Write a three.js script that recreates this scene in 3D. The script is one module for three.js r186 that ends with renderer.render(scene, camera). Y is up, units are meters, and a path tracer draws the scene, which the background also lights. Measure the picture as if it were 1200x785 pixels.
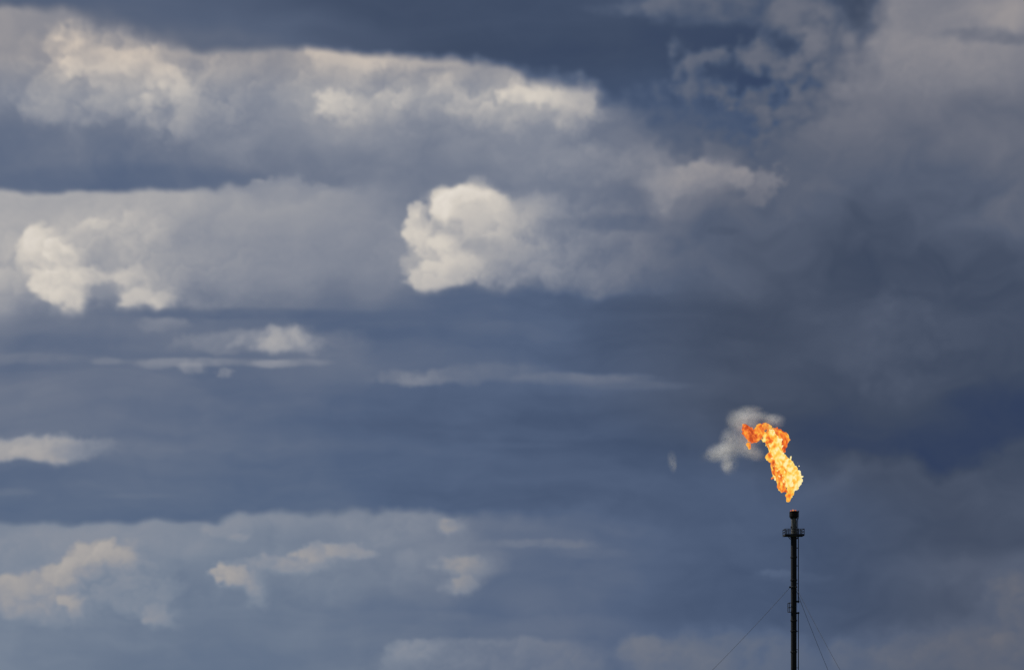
import * as THREE from 'three';
import { MarchingCubes } from 'three/addons/objects/MarchingCubes.js';
import { mergeGeometries } from 'three/addons/utils/BufferGeometryUtils.js';

// ---------------------------------------------------------------- camera, light, exposure
const scene = new THREE.Scene();
// a level camera with the lens shifted up (verticals stay vertical): 1.063 wide and 0.6945 high at distance 1, its lower edge 0.012 above the horizon
const FRAME_W = 1.063, FRAME_H = FRAME_W * 669 / 1024, LOW = 0.012, TOP = LOW + FRAME_H;
const camera = new THREE.PerspectiveCamera(2 * Math.atan(TOP) * 180 / Math.PI, FRAME_W / (2 * TOP), 0.1, 20000);
camera.position.set(0, 1.6, 0);
camera.setViewOffset(FRAME_W * 1000, 2 * TOP * 1000, 0, 0, FRAME_W * 1000, FRAME_H * 1000);
camera.updateProjectionMatrix();
const SUN = [-0.55, 0.766, -0.33];              // high in the west, beyond the left edge of the view
const sun = new THREE.DirectionalLight(new THREE.Color(1, 0.95, 0.87), 3);
sun.position.set(46.8 + SUN[0] * 150, SUN[1] * 150, -160 + SUN[2] * 150);
sun.target.position.set(46.8, 10, -160);
sun.castShadow = true;
sun.shadow.mapSize.set(4096, 4096);
Object.assign(sun.shadow.camera, { left: -40, right: 40, top: 40, bottom: -40, near: 1, far: 400 });
scene.add(sun, sun.target);
const renderer = new THREE.WebGLRenderer({ antialias: true });
renderer.setSize(1024, 669);
renderer.toneMapping = THREE.LinearToneMapping;
renderer.toneMappingExposure = 1;
renderer.shadowMap.enabled = true;

// ---------------------------------------------------------------- noise
function hash2(ix, iy) { let h = Math.imul(ix | 0, 374761393) ^ Math.imul(iy | 0, 668265263); h = Math.imul(h ^ (h >>> 13), 1274126177); h = Math.imul(h ^ (h >>> 15), 2246822519); return (h ^ (h >>> 16)) >>> 0; }
const GX = [], GY = []; for (let i = 0; i < 64; i++) { GX.push(Math.cos(i * Math.PI / 32)); GY.push(Math.sin(i * Math.PI / 32)); }
function gnoise(x, y) {
  const ix = Math.floor(x), iy = Math.floor(y), fx = x - ix, fy = y - iy;
  const u = fx * fx * fx * (fx * (fx * 6 - 15) + 10), v = fy * fy * fy * (fy * (fy * 6 - 15) + 10);
  const a = hash2(ix, iy) & 63, b = hash2(ix + 1, iy) & 63, c = hash2(ix, iy + 1) & 63, d = hash2(ix + 1, iy + 1) & 63;
  const p = GX[a] * fx + GY[a] * fy, q = GX[b] * (fx - 1) + GY[b] * fy, r = GX[c] * fx + GY[c] * (fy - 1), s = GX[d] * (fx - 1) + GY[d] * (fy - 1);
  return (p + (q - p) * u + (r + (s - r) * u - p - (q - p) * u) * v) * 1.45;
}
function fbm(x, y, oct) { let a = 0.5, s = 0, k = 1; for (let i = 0; i < oct; i++) { s += a * gnoise(x * k + i * 17.3, y * k - i * 9.1); a *= 0.52; k *= 2.03; } return s; }
const PUFF = [0, 0];
function puffs(x, y, c, seed) {                  // rounded lobes c wide: [how far each faces the light from the upper left, how full it is]
  x /= c; y /= c;
  const ix = Math.floor(x), iy = Math.floor(y); let w = 1e-9, l = 0, f = 0;
  for (let j = -1; j < 2; j++) for (let i = -1; i < 2; i++) {
    const h = hash2(ix + i + seed, iy + j - seed), dx = x - ix - i - 0.1 - 0.8 * (h & 255) / 255, dy = y - iy - j - 0.1 - 0.8 * ((h >>> 8) & 255) / 255, d = dx * dx + dy * dy, k = Math.exp(-7 * d) * (0.6 + 0.8 * ((h >>> 16) & 255) / 255);
    w += k; l += k * (0.85 * dy - 0.5 * dx); f += k * (1 - 2 * d);
  }
  PUFF[0] = l / w; PUFF[1] = f / w;
}
const clamp01 = (t) => (t < 0 ? 0 : t > 1 ? 1 : t);
const sstep = (a, b, t) => { t = clamp01((t - a) / (b - a)); return t * t * (3 - 2 * t); };
// ---------------------------------------------------------------- clouds to the north, as heights above a curtain 10 km away (x east, y up, km)
// tone of cloud: dark blue-grey base, grey, warm white top (display values)
const TONE = [[40, 32, 46, 74], [58, 47, 62, 94], [75, 62, 77, 104], [97, 83, 98, 125], [120, 109, 118, 137], [140, 134, 139, 152], [165, 163, 163, 167], [185, 188, 184, 181], [205, 210, 203, 194], [230, 236, 228, 218]];
function tone(L, blue, out) {
  let i = 0; while (i < TONE.length - 2 && L > TONE[i + 1][0]) i++;
  const a = TONE[i], b = TONE[i + 1], t = Math.max(-0.5, Math.min(1.2, (L - a[0]) / (b[0] - a[0])));
  out[0] = (a[1] + (b[1] - a[1]) * t) * (1 - (blue > 0 ? 0.05 : 0.03) * blue); out[1] = (a[2] + (b[2] - a[2]) * t) * (1 + (blue > 0 ? 0.008 : 0.024) * blue); out[2] = (a[3] + (b[3] - a[3]) * t) * (1 + (blue > 0 ? 0.03 : 0.07) * blue);
}
function along(list, x, o) {                   // piecewise line through [x, y, soft, ragged]
  let i = 0; while (i < list.length - 2 && x > list[i + 1][0]) i++;
  const a = list[i], b = list[i + 1], t = sstep(0, 1, (x - a[0]) / (b[0] - a[0]));
  for (let k = 1; k < 4; k++) o[k] = a[k] + (b[k] - a[k]) * t;
}
function spread(list, x, y, rx, ry) {          // smooth blend of [x, y, tone] readings
  let s = 0, w = 0;
  for (let i = 0; i < list.length; i++) { const q = list[i], dx = (x - q[0]) / rx, dy = (y - q[1]) / ry, k = Math.exp(-dx * dx - dy * dy) + 1e-7 / (0.01 + dx * dx + dy * dy); s += k * q[2]; w += k; }
  return s / w;
}
const EDGE = [0, 0, 0, 0], SWIRL = [1.5, 0.62, 0.27, 0.12, 0.055], NX = [0, 0, 0, 0, 0], NY = [0, 0, 0, 0, 0];
function curtain(x, y) {
  // shared turbulence: five sizes of swirl
  for (let i = 0; i < 5; i++) {
    const k = 1 / SWIRL[i], o = 3.7 + i * 13.1;
    NX[i] = gnoise(x * k + o, y * k * 1.15 - o) + 0.45 * gnoise(x * k * 1.7 - o, y * k * 1.9 + o);
    NY[i] = gnoise(x * k - o * 1.3, y * k * 1.15 + o * 0.7) + 0.45 * gnoise(x * k * 1.7 + o * 2.1, y * k * 1.9 - o * 0.4);
  }
  const sx = x + 0.16 * NX[1] + 0.06 * NX[2], sy = y + 0.12 * NY[1] + 0.05 * NY[2];
  const st = fbm(x * 0.3 + 40.5 + 0.3 * NX[0], y * 3.1 + 0.5 * NY[0] + 0.12 * NY[2], 4);
  const px = x + 0.1 * NX[2] + 0.05 * NX[3] + 0.12 * NX[1], py = y + 0.08 * NY[2] + 0.04 * NY[3];
  puffs(px, py, 0.62, 3); const wide = PUFF[0]; let bi = 0.45 * PUFF[1], relief = 0.5 * PUFF[0];
  puffs(px + 0.04 * NX[4], py + 0.03 * NY[4], 0.27, 11); bi += 0.35 * PUFF[1]; relief += 0.45 * PUFF[0];
  puffs(px + 0.03 * NX[3], py + 0.03 * NY[3], 0.12, 29); bi += 0.2 * PUFF[1]; relief += 0.3 * PUFF[0];
  const soft = fbm(x * 0.9 - 20.5 + 0.3 * NX[1], y * 1.5 + 9.5 + 0.3 * NY[1], 5);
  let L = 0;
  for (let d = 0; d < DECKS.length; d++) {
    const D = DECKS[d];
    let a = 1;
    if (D.base) {
      along(D.base, x, EDGE);
      const rag = EDGE[3], e = y - EDGE[1] + rag * (1.1 * NY[0] + 0.8 * NY[1] + 0.5 * NY[2] + 0.3 * NY[3]) + 0.012 * NY[2];
      a = sstep(-EDGE[2], EDGE[2], e);
    }
    if (a <= 0.001) continue;
    let v = spread(D.tones, x + 0.25 * NX[0] + 0.12 * NX[1], y + 0.1 * NY[0] + 0.07 * NY[1], D.rx, D.ry) + D.streak * st * (1 - 0.75 * sstep(0, 3.5, x)) + D.grain * soft * (1 + 0.5 * sstep(1, 4, x));
    v += D.puff * (0.6 * wide + 0.35 * relief) * sstep(100, 150, v);
    L += (v - L) * a;
    for (let i = 0; i < D.clouds.length; i++) {
      const c = D.clouds[i], ext = 1.35 + 1.1 * c[5] + 0.6 * c[6];
      let qx = x - c[0], qy = y - c[1];
      if (Math.abs(qx) > c[2] * ext + 0.1 || Math.abs(qy) > c[3] * ext + 0.1) continue;
      const m = Math.sqrt(c[2] * c[3]);
      for (let j = 0; j < 5; j++) { const k = c[6] * 0.42 * Math.min(SWIRL[j], m * (j ? 1 : 0.5)); qx += k * NX[j] * Math.min(1.6, c[2] / m); qy += k * NY[j] * Math.max(0.25, Math.min(1, c[3] / m)); }
      const rr = Math.sqrt((qx / c[2]) ** 2 + (qy / c[3]) ** 2);
      const lee = c[5] * (1 + 1.3 * sstep(-0.2, 1, 0.75 * qx / c[2] - 0.35 * qy / c[3]) * sstep(5, 14, c[8]));   // the side away from the sun frays
      let al = sstep(-0.55 * lee, 0.45 * lee, 1 - rr + c[8] * 0.018 * (bi - 0.5));
      if (al <= 0.001) continue;
      al *= c[7] * clamp01(1 - 0.25 * c[5] + 1.1 * c[5] * c[6] * (0.5 * NX[2] + 0.5 * NY[1] + 0.3 * NX[3]));
      if (c[9] !== undefined) al *= sstep(-0.05, 0.05, y - c[9] + 0.05 * NY[1] + 0.03 * NY[2] + 0.02 * NY[3]);
      al *= a;
      if (al <= 0.001) continue;
      const side = Math.max(-1, Math.min(1, 0.9 * qy / c[3] - 0.5 * qx / c[2]));
      const lit = c[4] + c[8] * (1.7 * relief + 0.5 * (bi - 0.6) + 0.5 * side) + D.grain * 0.4 * soft;
      L += (lit - L) * al;
    }
  }
  return L;
}
const warmth = (x, y, L) => sstep(2.9, 1.9, y) * sstep(140 - 44 * sstep(-2, 2.5, x), 164 - 50 * sstep(-2, 2.5, x), L);   // low sunlit cloud seen through more air
function blueness(x, y, L) {                    // > 0 bluer air low in the west, < 0 greyer cloud in the east
  const low = 0.75 * sstep(1.5, -3, x) * sstep(3.2, 0.8, y) * (1 - 0.9 * sstep(130, 152, L)), hole = sstep(0.5, 1.5, x) * sstep(3.7, 3.1, x) * sstep(4.9, 5.6, y) * sstep(98, 84, L), east = sstep(0.2 + 2.3 * sstep(3, 1.6, y), 2.7 + 2.2 * sstep(3, 1.6, y), x) * (1 - 0.9 * hole);
  const gap = 0.15 * sstep(-1, 1, x) * sstep(4.2, 2.4, x) * sstep(4.4, 5.6, y) * sstep(100, 80, L);
  return low - (1.2 - 0.35 * sstep(100, 130, L)) * east * sstep(46, 80, L) + gap * (1 - east) - 0.6 * sstep(6, 6.6, y) * (1 - east);
}
// ---------------------------------------------------------------- the same kind of sky all round
function allRound(az, el) {                     // radians
  const e = 1.1 / (0.12 + Math.max(0, Math.sin(el))), cx = Math.sin(az) * e * 2.2, cz = Math.cos(az) * e * 2.2;
  const w = fbm(cx * 0.3 + 20, cz * 0.3, 4), n = fbm(cx * 0.5 + w, cz * 0.5 - w + 50, 6), b = 1 - 1.7 * Math.abs(gnoise(cx * 1.1 + 70, cz * 1.1));
  return 101 + 62 * n + 22 * (b - 0.45) * sstep(-0.05, 0.35, n);
}
const lin = (v) => { v = Math.max(0, v) / 255; return v <= 0.04045 ? v / 12.92 : Math.pow((v + 0.055) / 1.055, 2.4); };
function skyAt(dx, dy, dz, out) {
  let m = 0, L = 0, blue = -0.1, warm = 0;
  if (dz < -0.2) {
    const x = -10 * dx / dz, y = -10 * dy / dz;
    m = sstep(8.6, 6.0, Math.abs(x)) * sstep(9.6, 7.4, y);
    if (m > 0) { L = curtain(x, y); blue = blue * (1 - m) + m * blueness(x, y, L); warm = m * warmth(x, y, L); }
  }
  if (m < 1) {
    const near = dx * SUN[0] + dy * SUN[1] + dz * SUN[2];          // cloud lit through, round the sun
    const G = allRound(Math.atan2(dx, -dz), Math.asin(Math.max(0, dy))) + 95 * sstep(0.8, 1, near) ** 2;
    L = m * L + (1 - m) * G; }
  tone(L, blue, out);
  out[0] *= 1 + 0.018 * warm; out[1] *= 1 - 0.006 * warm; out[2] *= 1 - 0.035 * warm;
  out[0] = lin(out[0]); out[1] = lin(out[1]); out[2] = lin(out[2]);
}
const DECKS = [
  { // low far cumulus and haze
    rx: .62, ry: .23, grain: 9, streak: 8, puff: 10,
    tones: [[-5.315, 1.537, 132], [-4.784, 1.537, 138], [-3.986, 1.537, 137], [-3.278, 1.404, 129], [-3.632, 1.272, 127], [-3.41, .962, 120], [-3.366, .74, 119], [-2.215, 1.626, 132], [-2.303, 1.404, 129], [-2.835, 1.404, 134], [-2.392, .873, 124], [-1.772, 1.582, 130], [-1.152, 1.537, 128], [-1.506, 1.404, 134], [-.886, 1.404, 131], [-1.24, 1.183, 121], [-.886, .962, 118], [-1.772, .962, 121], [-.177, 1.582, 117], [.354, 1.537, 108], [-.089, .962, 108], [.532, 1.05, 101], [1.152, 1.582, 108], [1.417, 1.316, 98], [1.329, .962, 96], [1.949, .873, 85], [2.392, .962, 86], [2.037, 1.404, 88], [2.303, 1.759, 90], [3.543, 1.404, 83], [4.429, 1.582, 82], [5.226, 1.582, 82], [5.138, .962, 96], [3.986, .873, 85], [3.543, .873, 85], [4.429, .962, 88], [-4.429, .43, 126], [-5.138, .253, 131], [-4.784, .147, 124], [-3.543, .341, 121], [-2.658, .341, 118], [-2.658, .563, 117], [-1.595, .474, 118], [-1.595, .164, 118], [-.62, .563, 111], [0, .652, 106], [0, .43, 108], [.886, .474, 100], [.886, .147, 104], [1.772, .607, 88], [2.48, .607, 86], [3.189, .563, 85], [3.543, .164, 98], [4.429, .253, 98], [5.226, .253, 101], [-5.315, .873, 135], [-5.315, .519, 128]],
    clouds: [
      [-5.049, 1.36, .532, .23, 142, .9, .6, .8, 6], [-3.986, 1.475, .797, .177, 141, 1, .6, .6, 4], [-4.518, .917, .85, .301, 141, .5, .7, .95, 12, .554], [-4.252, 1.086, .532, .319, 147, .4, .7, .97, 14, .554], [-3.685, .767, .239, .213, 147, .6, .7, .92, 12, .563], [-3.853, .944, .337, .283, 140, .6, .7, .85, 8], [-4.358, 1.28, .283, .168, 162, .4, .75, .97, 14], [-4.252, 1.351, .106, .08, 166, .6, .6, .9, 8],
      [-4.066, 1.263, .159, .115, 160, .5, .7, .95, 12], [-4.73, 1.112, .248, .133, 162, .45, .75, .97, 14], [-5.191, .944, .301, .159, 160, .5, .8, .95, 14], [-4.872, .997, .23, .124, 160, .8, .7, .8, 10], [-4.553, .855, .151, .08, 166, .6, .8, .9, 8], [-4.5, .767, .089, .089, 160, .8, .7, .7, 6], [-5.005, .74, .301, .124, 156, .9, .7, .8, 10], [-4.296, 1.006, .23, .159, 131, .9, .7, .75, 6],
      [-4.73, .66, .142, .08, 132, .9, .7, .7, 4], [-4.624, .953, .159, .053, 138, .9, .6, .7, 4], [-4.323, .66, .23, .097, 132, .9, .6, .6, 4], [-3.986, .749, .124, .089, 145, .9, .7, .7, 6], [-2.48, .997, .709, .266, 128, .8, .7, .8, 6, .731], [-2.923, 1.103, .151, .115, 166, .45, .8, .97, 12], [-2.782, 1.032, .159, .133, 160, .7, .8, .9, 12], [-2.64, .873, .142, .124, 146, .9, .7, .75, 6],
      [-2.392, 1.218, .407, .08, 148, .8, .8, .85, 8], [-2.02, 1.334, .213, .089, 158, .7, .9, .9, 10], [-1.754, 1.369, .213, .062, 164, .7, .9, .85, 8], [-1.506, 1.316, .142, .044, 152, .9, .8, .75, 5], [-2.994, 1.573, .248, .08, 144, .8, .6, .8, 6], [-2.658, 1.697, .354, .089, 144, .9, .5, .8, 5], [-2.826, 1.493, .106, .044, 147, .9, .5, .7, 4], [-1.063, 1.404, .797, .407, 132, .9, .6, .5, 8],
      [-1.506, 1.599, .443, .106, 138, 1, .6, .6, 6], [-.974, 1.652, .266, .124, 138, 1, .6, .6, 8], [-.656, 1.617, .142, .089, 150, .8, .6, .9, 10], [-1.329, 1.475, .142, .089, 138, .9, .5, .7, 6], [-.461, 1.21, .248, .097, 149, .8, .6, .9, 10], [-.523, 1.015, .177, .106, 143, .8, .6, .9, 8], [-.221, 1.227, .177, .142, 134, 1, .5, .6, 6], [-1.081, 1.272, .106, .089, 138, 1, .5, .5, 5],
      [-1.595, 1.316, .177, .053, 150, .9, .5, .7, 4], [.31, 1.431, .532, .044, 126, 1, .8, .75, 3], [.797, 1.334, .354, .053, 114, 1, .4, .6, 2], [0, 1.652, .532, .089, 118, 1, .4, .6, 3], [1.196, 1.599, .23, .089, 112, 1, .4, .5, 2], [1.417, 1.298, .532, .071, 101, 1, .4, .5, 2], [-.886, .678, .532, .062, 117, 1, .4, .7, 2], [-.221, .182, 1.028, .248, 122, .35, .5, .95, 8],
      [-1.01, .324, .23, .106, 138, .7, .6, .9, 10], [-1.152, .182, .159, .089, 132, .9, .6, .7, 6], [-.532, .209, .159, .089, 126, .9, .6, .7, 6], [.532, .297, .443, .115, 119, .9, .5, .7, 5], [1.329, .341, .213, .159, 120, .8, .5, .8, 8], [1.683, .209, .443, .266, 117, 1, .5, .8, 6], [2.303, .235, .709, .301, 113, .9, .5, .8, 6], [2.746, .324, .354, .195, 110, 1, .5, .6, 5],
      [3.455, .297, .142, .159, 108, .9, .5, .7, 6], [3.898, .209, .301, .177, 106, 1, .5, .6, 5], [4.606, .297, .886, .319, 107, 1, .5, .7, 8], [5.138, .873, .319, .213, 111, 1, .5, .8, 8], [4.784, 1.05, .266, .213, 97, 1, .5, .6, 6], [5.226, .474, .407, .266, 109, 1, .5, .6, 8], [2.764, 1.121, .159, .035, 108, 1, .9, .7, 2], [2.923, 1.086, .354, .044, 94, 1, .9, .5, 2],
      [2.285, 1.59, .106, .053, 97, 1, 1, .6, 2], [4.075, 1.139, .443, .053, 88, 1, .4, .5, 2],
    ],
  },
  { // middle deck
    rx: .664, ry: .266, grain: 8, streak: 12, puff: 12,
    base: [[-7.973, 1.652, .053, .035], [-4.252, 1.652, .044, .035], [-3.1, 1.652, .044, .035], [-2.835, 1.741, .053, .044], [-1.595, 1.741, .071, .053], [-.974, 1.785, .062, .044], [-.354, 1.723, .08, .035], [1.417, 1.67, .319, .071], [2.48, 1.759, .532, .124], [3.189, 2.113, .319, .089], [3.543, 2.29, .177, .106], [3.986, 2.343, .159, .124], [4.429, 2.219, .142, .106], [4.784, 2.281, .142, .089], [5.315, 2.432, .159, .089], [7.973, 2.467, .159, .089]],
    tones: [[-5.315, 4.992, 170], [-4.518, 4.992, 173], [-3.809, 4.948, 169], [-5.138, 4.726, 167], [-5.315, 4.416, 167], [-5.315, 4.151, 166], [-3.278, 4.753, 152], [-3.278, 5.019, 164], [-3.543, 4.416, 150], [-3.012, 5.019, 154], [-2.569, 5.019, 151], [-2.658, 4.638, 142], [-3.012, 4.239, 136], [-2.215, 4.859, 147], [-1.949, 4.549, 139], [-1.949, 4.239, 137], [-1.595, 4.771, 140], [-1.24, 4.904, 136], [-1.329, 4.416, 138], [-1.506, 4.151, 126], [-2.392, 4.018, 119], [-3.012, 3.956, 119], [-5.315, 3.973, 146], [-4.784, 4.018, 140], [-4.341, 3.929, 130], [-3.543, 3.832, 104], [-2.303, 3.778, 102], [-1.595, 3.778, 98], [-1.329, 3.752, 96], [-5.049, 3.778, 112], [-4.429, 3.69, 113], [-4.872, 3.513, 107], [-3.986, 3.53, 112], [-2.658, 3.708, 114], [-5.315, 3.353, 118], [-4.784, 3.176, 112], [-5.049, 2.981, 121], [-4.429, 2.91, 115], [-3.543, 2.999, 108], [-2.658, 2.999, 106], [-3.1, 2.733, 104], [-1.949, 2.778, 99], [-1.949, 3.176, 108], [-4.429, 2.645, 109], [-5.315, 2.689, 118], [-4.872, 2.095, 107], [-3.898, 1.918, 112], [-3.721, 2.29, 110], [-3.1, 1.741, 102], [-4.429, 1.706, 105], [-5.315, 1.706, 106], [-2.658, 2.113, 104], [-2.215, 1.847, 101], [-3.012, 2.423, 103], [.886, 3.973, 86], [0, 3.956, 98], [0, 3.513, 99], [-.709, 3.663, 98], [1.063, 3.353, 84], [.443, 3.353, 93], [1.417, 3.708, 79], [2.215, 3.708, 77], [-.886, 2.822, 95], [-1.506, 2.645, 99], [-.354, 2.91, 97], [.886, 2.645, 87], [.177, 2.645, 92], [0, 2.246, 94], [-1.329, 2.095, 100], [-.886, 1.83, 97], [.886, 1.936, 90], [1.772, 1.847, 87], [2.126, 2.246, 84], [1.949, 2.91, 86], [1.417, 2.467, 85], [1.595, 3.088, 92], [2.658, 3.265, 81], [3.189, 3.973, 81], [2.658, 4.416, 88], [3.986, 3.53, 86], [3.543, 3.176, 81], [4.429, 3.353, 76], [5.138, 3.973, 81], [4.872, 4.416, 78], [3.986, 4.328, 78], [3.543, 2.467, 62], [4.429, 2.6, 60], [5.226, 2.822, 64], [3.189, 2.29, 74], [2.923, 2.822, 77], [3.721, 2.91, 72], [5.138, 3.265, 78], [.532, 4.859, 118], [0, 4.948, 118], [.709, 4.593, 112], [1.417, 4.815, 104], [1.063, 4.328, 104], [1.772, 4.416, 100], [1.949, 4.151, 97], [2.392, 4.859, 98], [.354, 4.151, 106], [-.354, 3.973, 103]],
    clouds: [
      [-4.606, 4.283, 1.329, .532, 168, 1, .9, .7, 16, 3.814], [-4.296, 4.257, .868, .39, 172, .9, .9, .75, 28, 3.867], [-3.632, 4.948, .62, .142, 166, 1, .7, .6, 8], [-4.908, 4.434, .195, .319, 200, .45, .75, .97, 20, 3.867], [-4.961, 4.558, .124, .159, 214, .5, .6, .95, 12], [-4.642, 4.345, .177, .213, 204, .6, .8, .95, 18], [-4.766, 4.097, .23, .213, 206, .5, .75, .97, 18, 3.867], [-4.518, 4.08, .177, .159, 196, .7, .8, .9, 16, 3.876],
      [-4.287, 4.168, .195, .133, 192, .5, .8, .95, 16, 3.876], [-4.323, 4.744, .159, .053, 200, 1, 1, .9, 8], [-4.447, 4.647, .106, .124, 182, .8, .8, .8, 8], [-3.986, 4.753, .248, .177, 180, .9, .9, .85, 16], [-3.703, 4.629, .124, .097, 196, 1, 1.2, .9, 14], [-3.791, 4.735, .195, .124, 176, .9, .8, .8, 10], [-3.845, 4.097, .301, .195, 186, .45, .8, .97, 18, 3.876], [-3.685, 3.991, .195, .106, 196, .7, .7, .9, 10, 3.876],
      [-3.898, 3.973, .159, .089, 192, .8, .7, .9, 8, 3.876], [-4.181, 4.363, .124, .159, 150, .9, .9, .85, 8], [-3.898, 4.416, .301, .213, 166, .9, .9, .8, 14], [-3.579, 4.221, .195, .195, 164, .9, .8, .8, 10], [-4.199, 4.027, .106, .106, 138, .8, .8, .85, 6], [-4.252, 4.505, .124, .106, 160, .9, .8, .7, 8], [-5.209, 4.151, .23, .124, 176, .8, .8, .8, 8], [-5.315, 3.956, .106, .106, 158, .8, .6, .8, 8, 3.832],
      [-3.1, 4.416, .532, .443, 140, 1, .5, .5, 8], [-1.949, 4.416, .62, .319, 139, 1, .5, .5, 6], [-1.417, 4.549, .354, .532, 139, 1, .5, .4, 6], [-3.632, 3.699, .23, .071, 141, .8, .5, .9, 3], [-3.41, 3.601, .532, .106, 117, 1, .4, .6, 3], [-1.993, 3.46, .532, .177, 118, 1, .8, .8, 5], [-2.746, 3.53, .744, .142, 131, .5, .6, .95, 7, 3.362], [-2.658, 3.814, 1.063, .053, 100, .9, .4, .8, 2],
      [-4.606, 3.53, .797, .071, 106, 1, .5, .7, 2], [-2.409, 3.548, .354, .124, 156, 1, .9, .9, 12, 3.38], [-2.321, 3.539, .23, .115, 166, .9, .9, .9, 12, 3.389], [-2.463, 3.291, .23, .04, 166, .8, .3, .95, 4], [-2.126, 3.309, .213, .035, 138, 1, .3, .8, 2], [-3.278, 3.309, .62, .044, 141, .8, .35, .9, 5], [-3.322, 3.247, .142, .062, 151, .8, .5, .9, 5], [-2.959, 3.194, .089, .044, 148, 1, 1, .7, 4],
      [-3.721, 3.282, .195, .044, 138, .9, .4, .8, 3], [-4.208, 3.318, .159, .035, 138, .9, .3, .8, 3], [-5.049, 3.353, .62, .053, 126, 1, .4, .8, 3], [-5.226, 3.247, .532, .035, 106, 1, .3, .7, 2], [-2.259, 3.176, .443, .124, 112, 1, .4, .6, 2], [-5.404, 2.405, .532, .133, 164, .6, .9, .95, 10, 2.281], [-4.872, 2.405, .496, .133, 160, .7, .9, .95, 12, 2.281], [-4.429, 2.423, .301, .097, 152, .8, .9, .85, 8, 2.281],
      [-5.049, 2.361, .177, .071, 166, .9, .4, .7, 6, 2.281], [-4.163, 2.405, .532, .106, 122, 1, .4, .6, 3], [-4.429, 2.645, .797, .044, 114, 1, .3, .6, 2], [-5.209, 1.963, .213, .035, 120, 1, .3, .8, 2], [-3.898, 1.927, .319, .027, 117, 1, .3, .7, 1], [.177, 4.505, 1.152, .514, 140, 1, .9, .7, 14, 4.018], [.709, 4.452, .974, .213, 124, 1, .6, .75, 8], [.443, 4.593, .532, .319, 142, 1, .9, .75, 14],
      [.886, 4.558, .532, .177, 130, 1, .8, .8, 10], [1.506, 4.452, .354, .124, 122, 1, .8, .7, 6], [0, 4.416, .532, .319, 150, .8, .5, .85, 14, 4.062], [-.487, 4.638, .549, .478, 180, .42, .7, .98, 22, 4.071], [-.992, 4.886, .097, .097, 202, .45, .6, .97, 10], [-1.001, 4.7, .124, .213, 206, .4, .6, .97, 12], [-.912, 4.824, .053, .106, 150, .9, .4, .6, 2], [-.744, 4.257, .319, .213, 188, .4, .5, .97, 18, 4.071],
      [-1.028, 4.345, .124, .071, 165, .7, .5, .9, 8], [-.478, 4.948, .372, .168, 212, .5, .5, .96, 12], [-.726, 4.895, .124, .159, 222, .6, .5, .95, 10], [-.487, 5.045, .23, .071, 222, .8, .5, .85, 6], [-.39, 4.735, .23, .159, 184, .9, .4, .85, 8], [-.354, 4.505, .248, .089, 154, .9, .5, .85, 6], [-.124, 4.895, .142, .177, 200, .9, .8, .85, 12], [-.071, 4.735, .124, .106, 184, 1, .7, .8, 8],
      [.159, 4.859, .266, .213, 168, .9, .5, .85, 12], [-.744, 4.54, .151, .08, 212, .8, .6, .9, 8], [-.602, 4.345, .213, .124, 194, .9, .5, .85, 12], [-.089, 4.328, .266, .159, 153, 1, .5, .7, 8, 4.08], [.319, 4.275, .142, .071, 147, .8, .5, .85, 6], [-.709, 4.142, .195, .071, 182, .9, .4, .8, 8, 4.071], [-.461, 4.257, .177, .124, 172, 1, .5, .6, 8, 4.071], [.532, 4.682, .266, .142, 128, 1, .6, .6, 8],
      [1.24, 4.753, .62, .08, 99, 1, .5, .7, 3], [1.772, 4.815, .443, .071, 93, 1, .5, .7, 2], [2.197, 4.664, .177, .044, 78, .6, .5, .95, 1], [1.993, 4.753, .407, .044, 94, 1, .5, .7, 1], [1.417, 4.461, .532, .159, 117, 1, .6, .5, 6], [-.886, 3.15, .496, .089, 124, .7, .7, .95, 6, 3.034], [-1.019, 3.132, .301, .062, 130, .9, .8, .85, 6], [-.177, 3.203, .62, .089, 112, .8, .6, .9, 4],
      [.726, 3.141, .656, .062, 118, .8, .5, .95, 3], [1.24, 3.07, .532, .044, 110, 1, .3, .8, 2], [.354, 3.043, 1.063, .071, 101, 1, .4, .6, 2], [-1.595, 3.176, .443, .089, 112, 1, .4, .6, 2], [0, 2.45, .532, .027, 99, 1, .3, .5, 1], [-.354, 3.796, 1.772, .053, 94, 1, .4, .5, 1], [-1.152, 3.424, .532, .124, 103, 1, .4, .5, 2], [2.303, 3.46, .266, .089, 87, 1, .5, .6, 3],
      [4.119, 3.575, .532, .407, 92, .9, .9, .7, 8], [3.853, 3.176, .23, .266, 88, 1, 1, .6, 6], [4.518, 3.309, .443, .124, 75, 1, .6, .6, 3], [2.126, 4.328, .532, .301, 101, 1, .7, .5, 6],
    ],
  },
  { // upper deck
    rx: .62, ry: .266, grain: 16, streak: 4, puff: 16,
    base: [[-7.973, 5.098, .053, .035], [-4.784, 5.09, .044, .027], [-3.543, 5.072, .044, .035], [-3.189, 5.09, .053, .053], [-2.879, 5.107, .089, .089], [-2.392, 5.16, .124, .089], [-1.772, 5.107, .071, .053], [-1.152, 5.072, .195, .106], [-.532, 5.16, .124, .106], [.354, 5.107, .354, .124], [1.063, 4.948, .443, .177], [2.215, 4.416, .532, .266], [3.543, 4.151, .532, .354], [5.315, 4.239, .532, .354], [7.973, 4.239, .532, .354]],
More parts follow.
